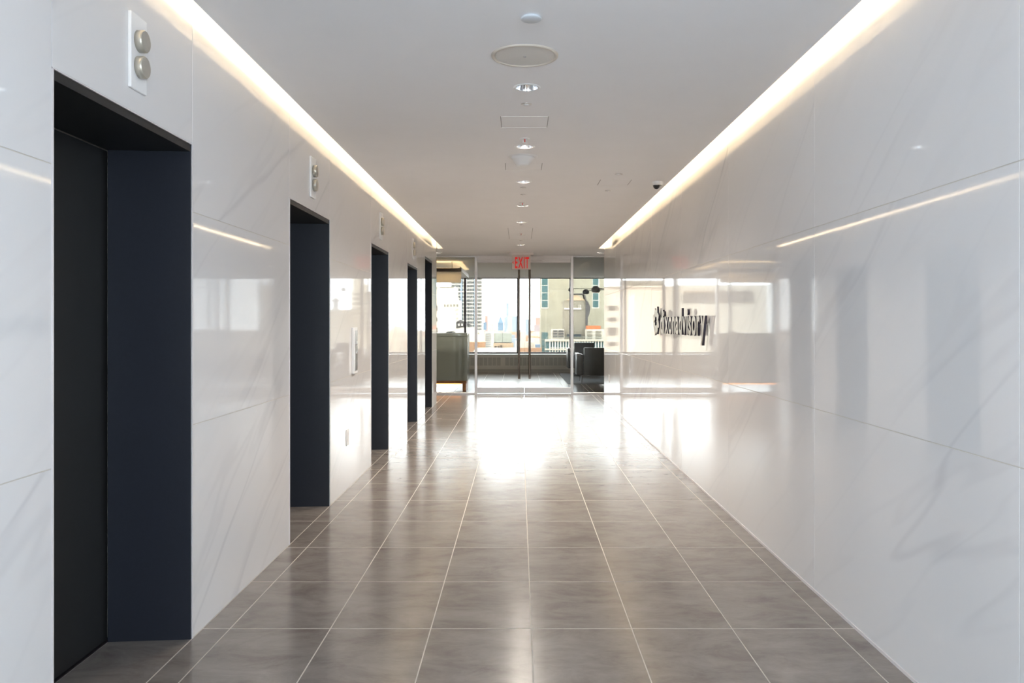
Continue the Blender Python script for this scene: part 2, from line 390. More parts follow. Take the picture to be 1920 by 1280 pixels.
# ------------------------------------------------------------------ ceiling (sheet with round cut-outs, slots either side)
HOLES = [(0.044, 4.434, .062), (0.043, 5.914, .062), (0.041, 7.38, .062), (0.038, 8.88, .062), (0.034, 10.30, .062), (0.039, 11.82, .062), (0.03, 13.28, .062),
         (-1.485, 14.75, .062), (1.50, 14.75, .062), (0.03, 1.2, .062)]
cm = MB()
def sheet(x0, x1, y0, y1):
    if x1-x0 > 1e-4 and y1-y0 > 1e-4: cm.add([(x0, y0, CZ), (x1, y0, CZ), (x1, y1, CZ), (x0, y1, CZ)], [(0, 3, 2, 1)])
def band(x0, x1, y0, y1, holes):
    """fill a rectangle, leaving round holes; holes sorted by y, all near one x"""
    if not holes: return sheet(x0, x1, y0, y1)
    s = .1; cx = holes[0][0]
    sheet(x0, cx-s, y0, y1); sheet(cx+s, x1, y0, y1)
    y = y0
    for hx, hy, r in sorted(holes, key=lambda h: h[1]):
        sheet(cx-s, cx+s, y, hy-s); y = hy+s
        n = 32; inner = []; outer = []
        for i in range(n):
            a = 2*PI*i/n; c_, s_ = math.cos(a), math.sin(a); k = s/max(abs(c_), abs(s_))
            inner.append((hx+r*c_, hy+r*s_, CZ)); outer.append((cx+k*c_, hy+k*s_, CZ))
        cm.add(inner+outer, [(i, (i+1) % n, n+(i+1) % n, n+i) for i in range(n)])
    sheet(cx-s, cx+s, y, y1)
corr = [h for h in HOLES if abs(h[0]) < .5]
band(EL, ER, YB, 14.0, corr)
sheet(-5.1, 5.1, -4.35, YB)
sheet(XL-.0, ER, 14.0, 14.2) ; sheet(ER, XR, 14.0, 14.2); sheet(RXL, XL, 13.78, 14.2); sheet(XR, RXR, 14.12, 14.2)
band(RXL, 0, 14.2, 15.4, [HOLES[7]]); band(0, RXR, 14.2, 15.4, [HOLES[8]])
sheet(RXL, RXR, 15.4, 23.1)
cm.box(EL-.004, EL, YB, 14.0, CZ-.0, CZ+.03).box(ER, ER+.004, YB, 14.0, CZ, CZ+.03)     # lips
cm.box(XL-.03, EL, 14.0, 14.03, CZ, TOPZ).box(ER, XR+.03, 14.0, 14.03, CZ, TOPZ)
cm.box(-2.1, EL, YB-.03, YB, CZ, TOPZ).box(ER, 2.1, YB-.03, YB, CZ, TOPZ)
ceiling = tag(cm.build('ceiling', M['paint']), 'smooth grey white ceiling with light slots along both walls', 'ceiling', None, 'structure')
MB().box(-5.3, 5.3, -4.6, 23.2, TOPZ, TOPZ+.1).build('upper_deck', M['paint'], ceiling)
# boxed sides of the slots
MB().box(EL+.10, EL+.11, YB, 14.0, CZ+.001, TOPZ).box(ER-.11, ER-.10, YB, 14.0, CZ+.001, TOPZ).build('slot_lining', M['white'], ceiling)

# LED cove strips: real lamps lying on the ceiling edge, aimed at the marble
def led(side):
    x = (EL+.045) if side < 0 else (ER-.045)
    t = empty('cove_light', (x, 6, CZ+.03), 'warm linear light hidden in the ceiling slot on the '+('lift' if side < 0 else 'sign')+' side', 'light')
    n = 10; y0, y1 = YB+.1, 13.95; L_ = (y1-y0)/n
    for i in range(n):
        yc = y0+(i+.5)*L_
        MB().box(-.012, .012, yc-6-L_/2+.01, yc-6+L_/2-.01, -.02, .01).build('light_channel', M['white'], t)
        d = bpy.data.lights.new('cove_lamp', 'AREA'); d.shape = 'RECTANGLE'; d.size = L_-.02; d.size_y = .02
        d.color = (1.0, .77, .48); d.energy = LED_POWER*L_
        o = bpy.data.objects.new('cove_lamp', d); COL.objects.link(o)
        o.location = (x, yc, CZ+.05)
        # local x along Y, aimed sideways at the wall and slightly up
        o.rotation_euler = Matrix(((0, 0, 0), (1, 0, 0), (0, 0, 0))).to_euler()
        zdir = Vector((side*-1.0, 0, -.25)).normalized()      # lamp shines along -local z
        xdir = Vector((0, 1, 0)); ydir = zdir.cross(xdir)
        o.rotation_euler = Matrix((xdir, ydir, zdir)).transposed().to_euler()
led(-1); led(1)

# ------------------------------------------------------------------ lift entrances
ORD = ['nearest', 'second', 'third', 'fourth']
for i, (a, b) in enumerate(EY):
    t = empty('elevator_entrance', (-1.755, (a+b)/2, 0), f'dark recessed lift entrance, {ORD[i]} from the camera along the left wall', 'elevator', 'black lift entrances in the left wall')
    cx, cy = -1.755, (a+b)/2; w = (b-a)/2
    for s in (-1, 1):
        # slightly splayed jambs
        y_in, y_out = s*(w-.022), s*w
        MB().prism([(XL-.002-cx, y_out-s*.004), (XL-.002-cx, y_out-s*.014), (-.0, y_in-s*.02), (-.0, y_out)], 'z', 0, EH, ).build('jamb', M['navy'], t)
        MB().box(XL-cx-.012, XL-cx+.003, min(y_out, y_out-s*.006), max(y_out, y_out-s*.006), 0, EH+.004).build('edge_trim', M['trim'], t)
    MB().box(0, XL-.004-cx, -w+.004, w-.004, EH-.03, EH+.02).build('header', M['black'], t)
    MB().box(XL-cx-.012, XL-cx+.002, -w, w, EH-.0, EH+.004).build('head_trim', M['trim'], t)
    for s in (-1, 1):
        MB().box(-.04, -.012, min(s*.0015, s*(w-.02)), max(s*.0015, s*(w-.02)), .004, EH-.03, None, .002).build('door_panel', M['black'], t)
    MB().box(-.05, .0, -w, w, -.003, .003).build('threshold', M['bronze'], t)
t = empty('recessed_doorway', (-1.755, sum(D5)/2, 0), 'taller narrow dark doorway at the far end of the left wall', 'doorway')
w = (D5[1]-D5[0])/2; cx = -1.755
for s in (-1, 1):
    MB().box(0, XL-.002-cx, min(s*w, s*(w-.02)), max(s*w, s*(w-.02)), 0, D5H).build('jamb', M['navy'], t)
MB().box(0, XL-.004-cx, -w, w, D5H-.03, D5H+.02).build('header', M['black'], t)
lf = MB().box(-.04, -.005, -w+.02, w-.02, .005, D5H-.03, None, .002).build('door_leaf', M['black'], t)
MB().tube((.04, w-.12, .95), (.04, w-.12, 1.25), .01, mt=None).tube((-.005, w-.12, .98), (.04, w-.12, .98), .006).tube((-.005, w-.12, 1.22), (.04, w-.12, 1.22), .006).build('handle', M['steel'], lf)

# lanterns above the first four
def lantern(i, yc):
    t = empty('hall_lantern', (XL, yc, 2.35), f'white plate with two round lantern lenses above the {ORD[i]} lift', 'lantern', 'hall lanterns above the lifts')
    MB().box(.0, .012, -.062, .062, -.138, .138, None, .002).build('plate', M['white'], t)
    for dz in (.045, -.05):
        r = MB().lathe((0, .0, dz), [(.0001, .012), (.0405, .012), (.0405, .034), (.037, .038)], 36, 'x').build('lens_rim', M['lanternrim'], t)
        MB().lathe((0, .0, dz), [(.037, .038), (.020, .040), (.0001, .0405)], 36, 'x').build('lens', M['lantern'], r)
for i, (a, b) in enumerate(EY): lantern(i, (a+b)/2+.01)

# wall devices on the left wall
t = empty('call_panel', (XL, 6.86, 1.13), 'tall white lift call panel between the second and third lifts', 'call panel')
MB().box(0, .022, -.07, .07, -.195, .195, None, .003).build('housing', M['white'], t)
MB().box(.0225, .026, -.05, .05, -.17, .17).build('face_plate', M['steel'], t)
for dz in (.06, -.02):
    MB().lathe((0, 0, dz), [(.016, .026), (.016, .031), (.0001, .031)], 20, 'x').build('button', M['chrome'], t)
def plate(loc, side, label, hw=.045, hh=.065):
    t = empty('outlet_plate', loc, label, 'outlet')
    x0, x1 = (0, .006) if side < 0 else (-.006, 0)
    MB().box(x0, x1, -hw, hw, -hh, hh, None, .0015).build('cover', M['white'], t)
    for dz in (.026, -.026):
        MB().box(x0-.001 if side > 0 else x1-.0005, x0+.0005 if side > 0 else x1+.001, -.017, .017, dz-.014, dz+.014).build('socket', M['header'], t)
plate((XL, 6.61, .425), -1, 'small white outlet plate low on the left wall below the call panel')
plate((XR, 13.35, .45), 1, 'small white outlet plate low at the far end of the right wall')

# ------------------------------------------------------------------ ceiling fixtures
def downlight(i, x, y, lit, label):
    t = empty('downlight', (x, y, CZ), label, 'downlight', 'round recessed downlights along the ceiling')
    MB().lathe((0, 0, 0), [(.0605, .002), (.0605, -.003), (.072, -.004), (.0745, -.001), (.0745, 0)], 36).build('trim_ring', M['white'], t)
    MB().lathe((0, 0, 0), [(.0605, -.001), (.055, .03), (.045, .07)], 36).build('reflector', M['chrome'], t)
    MB().lathe((0, 0, 0), [(.045, .07), (.0001, .071)], 36).build('lamp', M['lamp' if lit else 'unlit'], t)
    if lit:
        d = bpy.data.lights.new('downlight_lamp', 'AREA'); d.shape = 'DISK'; d.size = .10; d.color = (1.0, .90, .78); d.energy = DOWN_W; d.spread = math.radians(140)
        o = bpy.data.objects.new('downlight_lamp', d); COL.objects.link(o); o.location = (x, y, CZ-.004)
    MB().lathe((0, 0, 0), [(.066, .0), (.066, .12), (.0001, .12)], 24).build('can', M['bronze'], t)
names = ['unlit chrome downlight just beyond the large round ceiling speaker', 'lit downlight in front of the white cone fixture', 'lit downlight just beyond the second square access panel',
         'lit downlight, third of the lit ones along the ceiling', 'lit downlight, fourth of the lit ones along the ceiling', 'lit downlight, fifth of the lit ones along the ceiling', 'lit downlight, farthest of the corridor row before the exit sign',
         'lit downlight in front of the left glass sidelight', 'lit downlight in front of the right glass sidelight', 'unlit downlight above the camera']
for i, (x, y, r) in enumerate(HOLES): downlight(i, x, y, i not in (0, 9), names[i])
t = empty('ceiling_speaker', (.028, 3.905, CZ), 'large round cream ceiling speaker with a flat grille', 'speaker')
MB().lathe((0, 0, 0), [(.163, 0), (.161, -.006), (.150, -.008), (.143, -.002), (.143, 0)], 64).build('rim', mat('cream_rim', (.66, .60, .52), .5), t)
MB().lathe((0, 0, 0), [(.143, -.003), (.06, -.0055), (.0001, -.006)], 64).build('grille', mat('cream_grille', (.72, .70, .66), .6), t)
MB().lathe((0, 0, 0), [(.007, -.005), (.006, -.010), (.0001, -.011)], 12).build('screw', M['steel'], t)
t = empty('ceiling_cover_disc', (.052, 3.416, CZ), 'small flat pale disc on the ceiling in front of the speaker', 'cover')
MB().lathe((0, 0, 0), [(.0001, -.012), (.041, -.012), (.0445, -.009), (.0445, -.005), (.038, 0)], 40).build('disc', mat('pale_blue_disc', (.62, .66, .70), .4), t)
def sprink_plate(x, y, label, r=.032):
    t = empty('sprinkler_cover', (x, y, CZ), label, 'sprinkler', 'small sprinkler covers in the ceiling')
    MB().lathe((0, 0, 0), [(r, 0), (r, -.003), (r*.62, -.004)], 28).build('escutcheon', M['alu'], t)
    MB().lathe((0, 0, 0), [(r*.55, -.001), (r*.5, -.008), (.0001, -.009)], 24).build('cap', M['white'], t)
sprink_plate(.044, 4.768, 'small round ceiling sprinkler cover beyond the unlit downlight')
sprink_plate(.041, 7.69, 'small round ceiling cover close beyond the second lit downlight', .03)
sprink_plate(.042, 8.10, 'small round ceiling cover halfway between the second and third lit downlights', .027)
sprink_plate(.037, 10.58, 'small round ceiling cover close beyond the fourth lit downlight', .03)
sprink_plate(.035, 12.60, 'small round ceiling cover between the last two corridor downlights', .03)
sprink_plate(.867, 7.00, 'small flat ceiling cover nearer than the right access panel', .036)
sprink_plate(.87, 7.87, 'small flat ceiling cover beyond the right access panel', .030)
def red_sprinkler(x, y, label):
    t = empty('ceiling_sprinkler', (x, y, CZ), label, 'sprinkler', 'red bulb sprinkler heads')
    MB().lathe((0, 0, 0), [(.034, 0), (.034, -.003), (.012, -.005), (.012, 0)], 28).build('escutcheon', M['white'], t)
    MB().tube((-.011, 0, -.004), (-.013, 0, -.026), .0025, n=8).tube((.011, 0, -.004), (.013, 0, -.026), .0025, n=8).box(-.016, .016, -.004, .004, -.029, -.026).build('frame', M['white'], t)
    MB().tube((0, 0, -.004), (0, 0, -.026), .004, n=10).build('bulb', M['redbulb'], t)
    MB().lathe((0, 0, 0), [(.0001, -.030), (.017, -.030), (.017, -.032), (.0001, -.032)], 20).build('deflector', M['white'], t)
red_sprinkler(.041, 5.66, 'small sprinkler head with red bulb before the first lit downlight')
red_sprinkler(.037, 8.66, 'small sprinkler head with red bulb before the third lit downlight')
red_sprinkler(.031, 11.60, 'small sprinkler head with red bulb before the fifth lit downlight')
def access(x0, x1, y0, y1, label):
    t = empty('access_panel', ((x0+x1)/2, (y0+y1)/2, CZ), label, 'access panel', 'square access panels in the ceiling')
    w, d = (x1-x0)/2, (y1-y0)/2
    f = MB()
    for s in (-1, 1):
        MB().box(min(s*w, s*(w-.004)), max(s*w, s*(w-.004)), -d, d, -.0012, .001).build('side_gap', M['gap'], t)
    MB().box(-w, w, d-.004, d, -.003, .001).build('edge', M['white'], t)
    MB().box(-w+.004, w-.004, -d+.002, d-.004, -.0014, .001).build('door_plate', M['paint'], t)
access(-.117, .187, 5.05, 5.34, 'nearest square access panel in the ceiling')
access(-.113, .190, 6.52, 6.81, 'square access panel behind the white cone fixture')
access(-.15, .19, 10.95, 12.38, 'long access panel around the fifth lit downlight')
access(.735, 1.02, 7.27, 7.56, 'square access panel right of the ceiling row, near the camera dome')
t = empty('ceiling_beacon', (.03, 6.28, CZ), 'white truncated cone fixture hanging under the ceiling', 'fixture')
MB().lathe((0, 0, 0), [(.118, 0), (.116, -.004), (.095, -.006)], 40).build('base_plate', M['white'], t)
MB().lathe((0, 0, 0), [(.092, -.005), (.092, -.012), (.080, -.022), (.050, -.066), (.044, -.070), (.0001, -.071)], 40).build('cone', M['white'], t)
t = empty('security_camera', (1.272, 7.38, CZ), 'white dome security camera beside the right light slot', 'camera')
MB().lathe((0, 0, 0), [(.050, 0), (.050, -.026), (.044, -.032), (.034, -.034)], 36).build('housing', M['white'], t)
dm = MB()
for k in range(7):
    pass
dm.lathe((-.012, 0, -.032), [(.031*math.cos(a), -.036*math.sin(a)) for a in [i*PI/14 for i in range(8)]], 28).build('dome', M['blackplastic'], t)

# ------------------------------------------------------------------ text helper
def glyph_meshes(text, scale_x, scale_y, gap, depth, bevel=0.0, bold=0.0):
    """per character: (mesh with origin at its left on the baseline, x offset); local x along the line, y up, z out of the wall"""
    out = []; x = 0.0
    for ch in text:
        c = bpy.data.curves.new('glyph', 'FONT'); c.body = ch; c.size = 1.0; c.extrude = 0.5; c.offset = bold; c.resolution_u = 6
        o = bpy.data.objects.new('glyph', c); COL.objects.link(o)
        dg = bpy.context.evaluated_depsgraph_get(); me = bpy.data.meshes.new_from_object(o.evaluated_get(dg))
        bpy.data.objects.remove(o); bpy.data.curves.remove(c)
        xs = [v.co.x for v in me.vertices]; x0, x1 = min(xs), max(xs)
        for v in me.vertices: v.co = Vector(((v.co.x-x0)*scale_x, v.co.y*scale_y, (v.co.z+.5)*depth))
        out.append((me, x)); x += (x1-x0)*scale_x+gap
    return out, x-gap

# raised lettering on the right wall: reads from far to near
L_near, L_far, base_z = 6.30, 8.28, 1.267
gl, wid = glyph_meshes('dixonadvisory', 1.0, 1.0, 0.09, 0.016, bold=0.026)
sx = (L_far-L_near)/wid; gl, wid = glyph_meshes('dixonadvisory', sx, .325, 0.09*sx, 0.020, bold=0.026)
sign = empty('wall_sign', (XR, (L_near+8.78)/2, base_z), 'raised dark company lettering with petal emblem on the right marble wall', 'sign')
Rm = Matrix(((0, 0, -1), (-1, 0, 0), (0, 1, 0)))       # local x -> -Y, local y -> +Z, local z -> -X
def face_split(me, back, thick):
    """front face dark, rim brushed"""
    me.materials.clear(); me.materials.append(M['letter']); me.materials.append(M['letteredge'])
    for p in me.polygons: p.material_index = 1 if abs(p.normal.z) > .7 else 0
for me, x in gl:
    face_split(me, 0, 0); me.transform(Rm.to_4x4()); me.name = 'letter'
    o = bpy.data.objects.new('letter', me); COL.objects.link(o); o.parent = sign
    o.location = (-.022, L_far-x-sign.location.y, 0)
    pm = MB()
    yy = [v.co.y for v in me.vertices]; ym = (min(yy)+max(yy))/2; 
    me_z = .05
    # stand-off pin at the letter's own stem
    vsel = min(me.vertices, key=lambda v: abs(v.co.z-.09))
    pm.tube((-.001, vsel.co.y, vsel.co.z), (.022, vsel.co.y, vsel.co.z), .004, n=8).build('pin', M['steel'], o)
# emblem: eight petals round a centre
EC = Vector((0, 8.56-sign.location.y, 1.385-base_z))
for k in range(8):
    a = 2*PI*k/8+PI/8; r0, r1 = .045, (.165 if k % 2 else .150); pts = []
    for i in range(17):
        u = i/16; rr = r0+(r1-r0)*u; wv = .052*math.sin(PI*u**.8)+.004*(1-u); pts.append((rr, wv))
    poly = pts+[(r, -w_*.65) for r, w_ in reversed(pts[1:-1])]
    P2 = [(EC.y-(r*math.cos(a)-w_*math.sin(a))*1.3, EC.z+r*math.sin(a)+w_*math.cos(a)) for r, w_ in poly]
    o = MB().prism(P2, 'x', -.042, -.022).build('petal', M['letter'], sign)
    o.data.materials.append(M['letteredge'])
    for p in o.data.polygons: p.material_index = 1 if abs(p.normal.x) > .7 else 0
    MB().tube((-.024, P2[8][0]*.5+EC.y*.5, P2[8][1]*.5+EC.z*.5), (0, P2[8][0]*.5+EC.y*.5, P2[8][1]*.5+EC.z*.5), .004, n=8).build('pin', M['steel'], o)

# ------------------------------------------------------------------ exit sign
t = empty('exit_sign', (0.042, 14.72, CZ), 'red lettered exit sign hanging from the ceiling before the glass doors', 'sign')
MB().box(-.225, .225, -.06, .06, -.05, 0, None, .004).build('canopy', mat('sign_canopy', (.72, .69, .68), .4), t)
MB().box(-.172, .172, -.012, .012, -.312, -.05, None, .003).build('sign_panel', M['signface'], t)
gl, wid = glyph_meshes('EXIT', 1, 1, .12, .006, bold=.03)
s_ = .268/wid; gl, wid = glyph_meshes('EXIT', s_, .205/.72, .12*s_, .006, bold=.02)
for me, x in gl:
    me.materials.clear(); me.materials.append(M['red']); me.transform(Matrix(((1, 0, 0), (0, 0, -1), (0, 1, 0))).to_4x4())
    o = bpy.data.objects.new('letter', me); COL.objects.link(o); o.parent = t; o.location = (-.115+x, -.0125, -.283)
MB().prism([(-.165, -.185), (-.135, -.160), (-.135, -.172), (-.149, -.185), (-.135, -.198), (-.135, -.210)], 'y', -.018, -.0125).build('chevron', M['red'], t)

# ------------------------------------------------------------------ glass front
FXL, FXR = -.826, 1.021; SEAM = .103
def door_leaf(n, x0, x1, hx, side):
    t = empty(f'door_{n}', ((x0+x1)/2, YG, 0), 'clear glass entrance door leaf on the '+side+' with tall tubular pull', 'door', None, 0, 'structure')
    c = (x0+x1)/2
    MB().box(x0-c+.004, x1-c-.004, -.006, .006, .125, 2.53).build('glass_pane', M['glass'], t)
    MB().box(x0-c+.004, x1-c-.004, -.022, .022, .022, .13, None, .003).build('bottom_rail', M['alu'], t)
    MB().lathe((hx-c+.02, -.022, .06), [(.012, 0), (.012, -.004), (.0001, -.004)], 16, 'y').build('lock', M['steel'], t)
    MB().box(x0-c+.004, x1-c-.004, -.018, .018, 2.53, 2.575, None, .003).build('top_rail', M['header'], t)
    MB().tube((hx-c, -.07, .30), (hx-c, -.07, 2.43), .0205, n=20).build('pull_handle', M['handle'], t)
    MB().tube((hx-c, -.07, .45), (hx-c, -.006, .45), .009, n=12).tube((hx-c, -.07, 2.25), (hx-c, -.006, 2.25), .009, n=12).build('standoff', M['handle'], t)
    MB().tube((hx-c, .07, .30), (hx-c, .07, 2.43), .0205, n=20).tube((hx-c, .07, .45), (hx-c, .006, .45), .009, n=12).tube((hx-c, .07, 2.25), (hx-c, .006, 2.25), .009, n=12).build('inner_pull_handle', M['handle'], t)
door_leaf(1, FXL+.025, SEAM, -.0, 'left')
door_leaf(2, SEAM, FXR-.025, .205, 'right')
def sidelight(n, x0, x1, side):
    t = empty(f'window_{n}', ((x0+x1)/2, YG, 0), 'fixed green tinted glass sidelight '+side, 'window', None, 0, 'structure')
    c = (x0+x1)/2
    MB().box(x0-c, x1-c, -.006, .006, .03, CZ-.02).build('glass_pane', M['sideglass'], t)
    MB().box(x0-c, x1-c, -.02, .02, 0, .035, None, .002).build('sill_rail', M['alu'], t)
    MB().box(x0-c, x1-c, -.02, .02, CZ-.022, CZ, None, .002).build('head_rail', M['alu'], t)
sidelight(1, RXL, FXL-.025, 'left of the glass doors'); sidelight(2, FXR+.025, RXR, 'right of the glass doors')
t = empty('trim_1', (.0975, YG, 0), 'grey metal frame around the glass double doors', 'door frame', None, 0, 'structure')
for x in (FXL, FXR):
    MB().box(x-.025-.0975, x+.025-.0975, -.035, .035, 0, CZ, None, .003).build('post', M['alu'], t)
MB().box(FXL+.025-.0975, FXR-.025-.0975, -.035, .035, CZ-.062, CZ, None, .003).build('head_frame', M['header'], t)
MB().box(FXL+.025-.0975, FXR-.025-.0975, -.028, .028, CZ-.082, CZ-.062, None, .002).build('head_stop', M['header'], t)
MB().box(-.35, .35, -.075, -.035, CZ-.092, CZ-.012, None, .003).build('closer_housing', M['header'], t)
MB().box(FXL+.025-.0975, FXR-.025-.0975, -.05, .05, 0.0, .012, None, .002).build('threshold', M['steel'], t)

# ------------------------------------------------------------------ outer window wall, radiator cover
t = empty('window_3', (0, YW, 0), 'wide office window overlooking the city', 'window', None, 0, 'structure')
mx = [-1.53+1.5*k for k in range(-1, 3)]
xs = [RXL]+mx+[RXR]
for a, b in zip(xs, xs[1:]):
    MB().box(a+.02, b-.02, -.006, .006, .54, 2.655).build('glass_pane', M['officewindow'], t)
for x in mx: MB().box(x-.03, x+.03, -.06, .05, .52, CZ, None, .003).build('mullion', M['bronze'], t)
MB().box(RXL, RXR, -.05, .05, .50, .545, None, .003).build('sill_frame', M['bronze'], t)
MB().box(RXL, RXR, -.05, .05, CZ-.02, CZ).build('head_frame', M['bronze'], t)
wallbox('wall_window_sill', 'low outer wall under the office window', RXL, RXR, YW-.08, YW+.25, 0, .50)
wallbox('wall_window_head', 'outer wall above the office window', RXL, RXR, YW+.08, YW+.25, CZ, TOPZ)
t = empty('radiator_cover', (0, 22.6, 0), 'long grey enamelled radiator cover under the office window', 'radiator')
y0, y1 = -.22, .27
MB().box(RXL+.01, RXR-.01, y0-.02, y1, .48, .505, None, .004).build('top_shelf', M['white'], t)
MB().box(RXL+.01, RXR-.01, y0+.012, y1, .09, .48).build('cabinet', M['radiatordark'], t)
fr = MB().box(RXL+.01, RXR-.01, y0, y0+.012, .415, .48).box(RXL+.01, RXR-.01, y0, y0+.012, .09, .19)
MB().box(RXL+.01, RXR-.01, y0+.03, y1, 0, .09).build('toe_kick', M['radiatordark'], t)
fr.build('front_frame', M['radiator'], t)
sl = MB(); x = RXL+.05; k = 0
while x < RXR-.05:
    wide = (k % 14 == 0)
    sl.box(x, x+(.13 if wide else .018), y0, y0+.012, .19, .415); x += .13+.104 if wide else .122; k += 1
tag(sl.build('grille_slats', M['radiator'], t), kind='stuff')
tag(MB().box(2.45, 2.92, 22.05, 22.36, 0, CZ).build('column', M['wallpaint']), 'pale square column in front of the office window', 'column', None, 'structure')

# ------------------------------------------------------------------ reception desk and bulkhead
t = empty('reception_desk', (-2.6, 16.6, 0), 'long grey green glass reception desk glowing amber underneath', 'desk')
x0, x1 = RXL+.02+2.6, -1.045+2.6
MB().box(x0, x1, -.30, -.27, .20, 1.10, None, .004).build('front_panel', M['desk'], t)
MB().box(x0, x1, -.31, .45, 1.10, 1.168, None, .006).build('counter_top', M['desk'], t)
MB().box(x1-.03, x1, -.27, .42, .20, 1.10).build('end_panel', M['deskside'], t)
MB().box(x0, x1-.04, .38, .42, .2, .74).build('back_panel', M['deskside'], t)
MB().box(x0, x1-.03, -.26, .40, .70, .74).build('work_surface', M['deskside'], t)
MB().box(x0, x1-.02, -.22, .38, .14, .20).build('plinth', M['wood'], t)
for xx in (x1-.10, x0+1.5, x0+.05):
    MB().box(xx, xx+.07, -.24, .36, 0, .145, None, .003).build('base_leg', M['wood'], t)
MB().box(x0+.02, x1-.14, -.17, -.15, .125, .14).build('light_strip', mat('amber_led', (1, 1, 1), .5, emis=(1.0, .36, .06), es=1.6), t)
t = empty('pen_tray', (-1.40, 16.6, 1.168), 'small black tray with pens on top of the reception desk', 'tray')
MB().box(-.10, .10, -.05, .05, 0, .014, None, .003).build('tray', M['blackplastic'], t)
for k, a in enumerate((-.2, .15, .3)):
    MB().tube((-.08+.05*k, -.03, .02), (.02+.03*k, .03, .026+a*.03), .005, n=8).build('pen', M['blackplastic'], t)
t = empty('hanging_bulkhead', (-2.7, 16.85, 2.21), 'beige hanging panel with dark top band and warm glow above the desk', 'bulkhead')
MB().box(RXL+.01+2.7, 1.495, -.03, -.024, 0, .235, None, 0).build('fascia', M['fascia'], t)
MB().box(RXL+.01+2.7, 1.495, -.03, .03, .235, .31, None, .003).build('top_band', M['darkwood'], t)
MB().box(1.46, 1.48, .03, 2.7, .26, .34).build('side_arm', M['alu'], t)
ls = MB().box(RXL+.05+2.7, 1.42, .04, .07, .28, .315)
ls.box(1.435, 1.45, .1, 2.6, .285, .30)
ls.build('light_strip', mat('bulkhead_led', (1, 1, 1), .5, emis=(1.0, .68, .34), es=4), t)
for xx in (-1.3, 0, 1.3): MB().tube((xx, 0, .31), (xx, 0, CZ-2.21), .006, n=8).build('hanger', M['steel'], t)

# ------------------------------------------------------------------ armchairs, rug, lamp
tag(MB().box(1.09, 2.9, 18.07, 21.9, .001, .012, None, .003).build('rug', M['rug'], None), 'slate grey rug under the armchairs behind the right sidelight', 'rug')
def armchair(loc, label, sz=1.0):
    t = empty('armchair', loc, label, 'armchair', 'black armchairs on the rug')
    MB().box(-.26, .26, -.01, .10, .17, .80, None, .012).build('backrest', M['leather'], t)
    MB().box(-.255, .255, .10, .70, .17, .34, None, .012).build('seat_base', M['leather'], t)
    MB().box(-.25, .25, .11, .70, .34, .45, None, .03).build('seat_cushion', M['leather'], t)
    for s in (-1, 1):
        x0, x1 = sorted((s*.265, s*.42))
        MB().box(x0, x1, .06, .74, .17, .645, None, .025).build('armrest', M['leather'], t)
        a, b = sorted((s*.335, s*.422)); MB().box(a, b, .045, .75, .60, .665, None, .012).build('arm_sheen_strip', M['arm'], t)  # strip coloured as the light caught along the arm
        for yy in (.04, .68):
            MB().tube((s*.30, yy, .17), (s*.31, yy, 0), .014, .009, n=10).build('leg', M['leg'], t)
    t.scale = (1, 1, sz); return t
armchair((1.735, 18.22, .0125), 'black leather armchair seen from behind, the nearer of the two')
armchair((1.69, 20.85, .0125), 'black armchair nearer the window, half hidden by the other', 1.06)
t = empty('spider_lamp', (2.15, 18.3, CZ), 'black many armed ceiling lamp with small shades above the armchairs', 'lamp')
MB().lathe((0, 0, 0), [(.06, 0), (.055, -.03), (.0001, -.035)], 24).build('canopy', M['blackplastic'], t)
MB().tube((0, 0, -.03), (0, 0, -.54), .009, n=10).build('stem', M['blackplastic'], t)
for dx, dy, dz, r in ((-.92, .15, -.515, .065), (-.60, -.05, -.575, .075), (-.40, -.25, -.53, .10), (.5, .5, -.5, .09), (.2, -.6, -.58, .08)):
    arm = MB().tube((0, 0, -.52), (dx, dy, dz+.02), .006, n=8).build('arm', M['blackplastic'], t)
    d = Vector((dx, dy, 0)).normalized()*.035
    MB().lathe((dx+d.x, dy+d.y, dz), [(.012, r*.75), (r*.55, r*.6), (r*.95, r*.15), (r, -r*.35), (r*.75, -r*.75), (.001, -r*.8)], 20).build('shade', M['blackplastic'], arm)

# ------------------------------------------------------------------ the city
def X(px, D): return (px-VX)*D/F
def Z(py, D): return H-(py-VY)*D/F
GZ = -90.0
FOOT = []
tag(MB().box(-9000, 9000, 60, 11000, GZ-2, GZ).build('ground', M['ground']), 'city ground far below the window', 'ground', None, 'structure')
def bld(label, px0, px1, ytop, D, mt, depth=None, xs=None, ybot=None, group=None):
    a, b = (X(px0, D), X(px1, D)) if xs is None else xs
    depth = depth or (b-a)*.8; zb = GZ if ybot is None else Z(ybot, D)
    t = empty('building', ((a+b)/2, D, GZ), label, 'building', group)
    c = (a+b)/2
    MB().box(a-c, b-c, 0, depth, zb-GZ, Z(ytop, D)-GZ).build('walls', M[mt], t)
    t['c'] = c; FOOT.append((a, b, D-8, D+depth+8)); return t
def add(t, px0, px1, y0, y1, D, name, mt, yo=-.6, th=.6, stuff=False):
    """block on the front of building t; y0 top, y1 bottom (photo rows at distance D)"""
    c = t.location.x
    MB().box(X(px0, D)-c, X(px1, D)-c, yo, yo+th, Z(y1, D)-GZ, Z(y0, D)-GZ).build(name, M[mt], t)
def grid(t, D, xs, ys, name, mt, w, h, yo=-.5):
    c = t.location.x; g = MB()
    for x in xs:
        for y in ys: g.box(X(x-w/2, D)-c, X(x+w/2, D)-c, yo, yo+.6, Z(y+h/2, D)-GZ, Z(y-h/2, D)-GZ)
    tag(g.build(name, M[mt], t), kind='stuff')
def fr_(a, b, s):
    out = []; x = a
    while x <= b: out.append(x); x += s
    return out
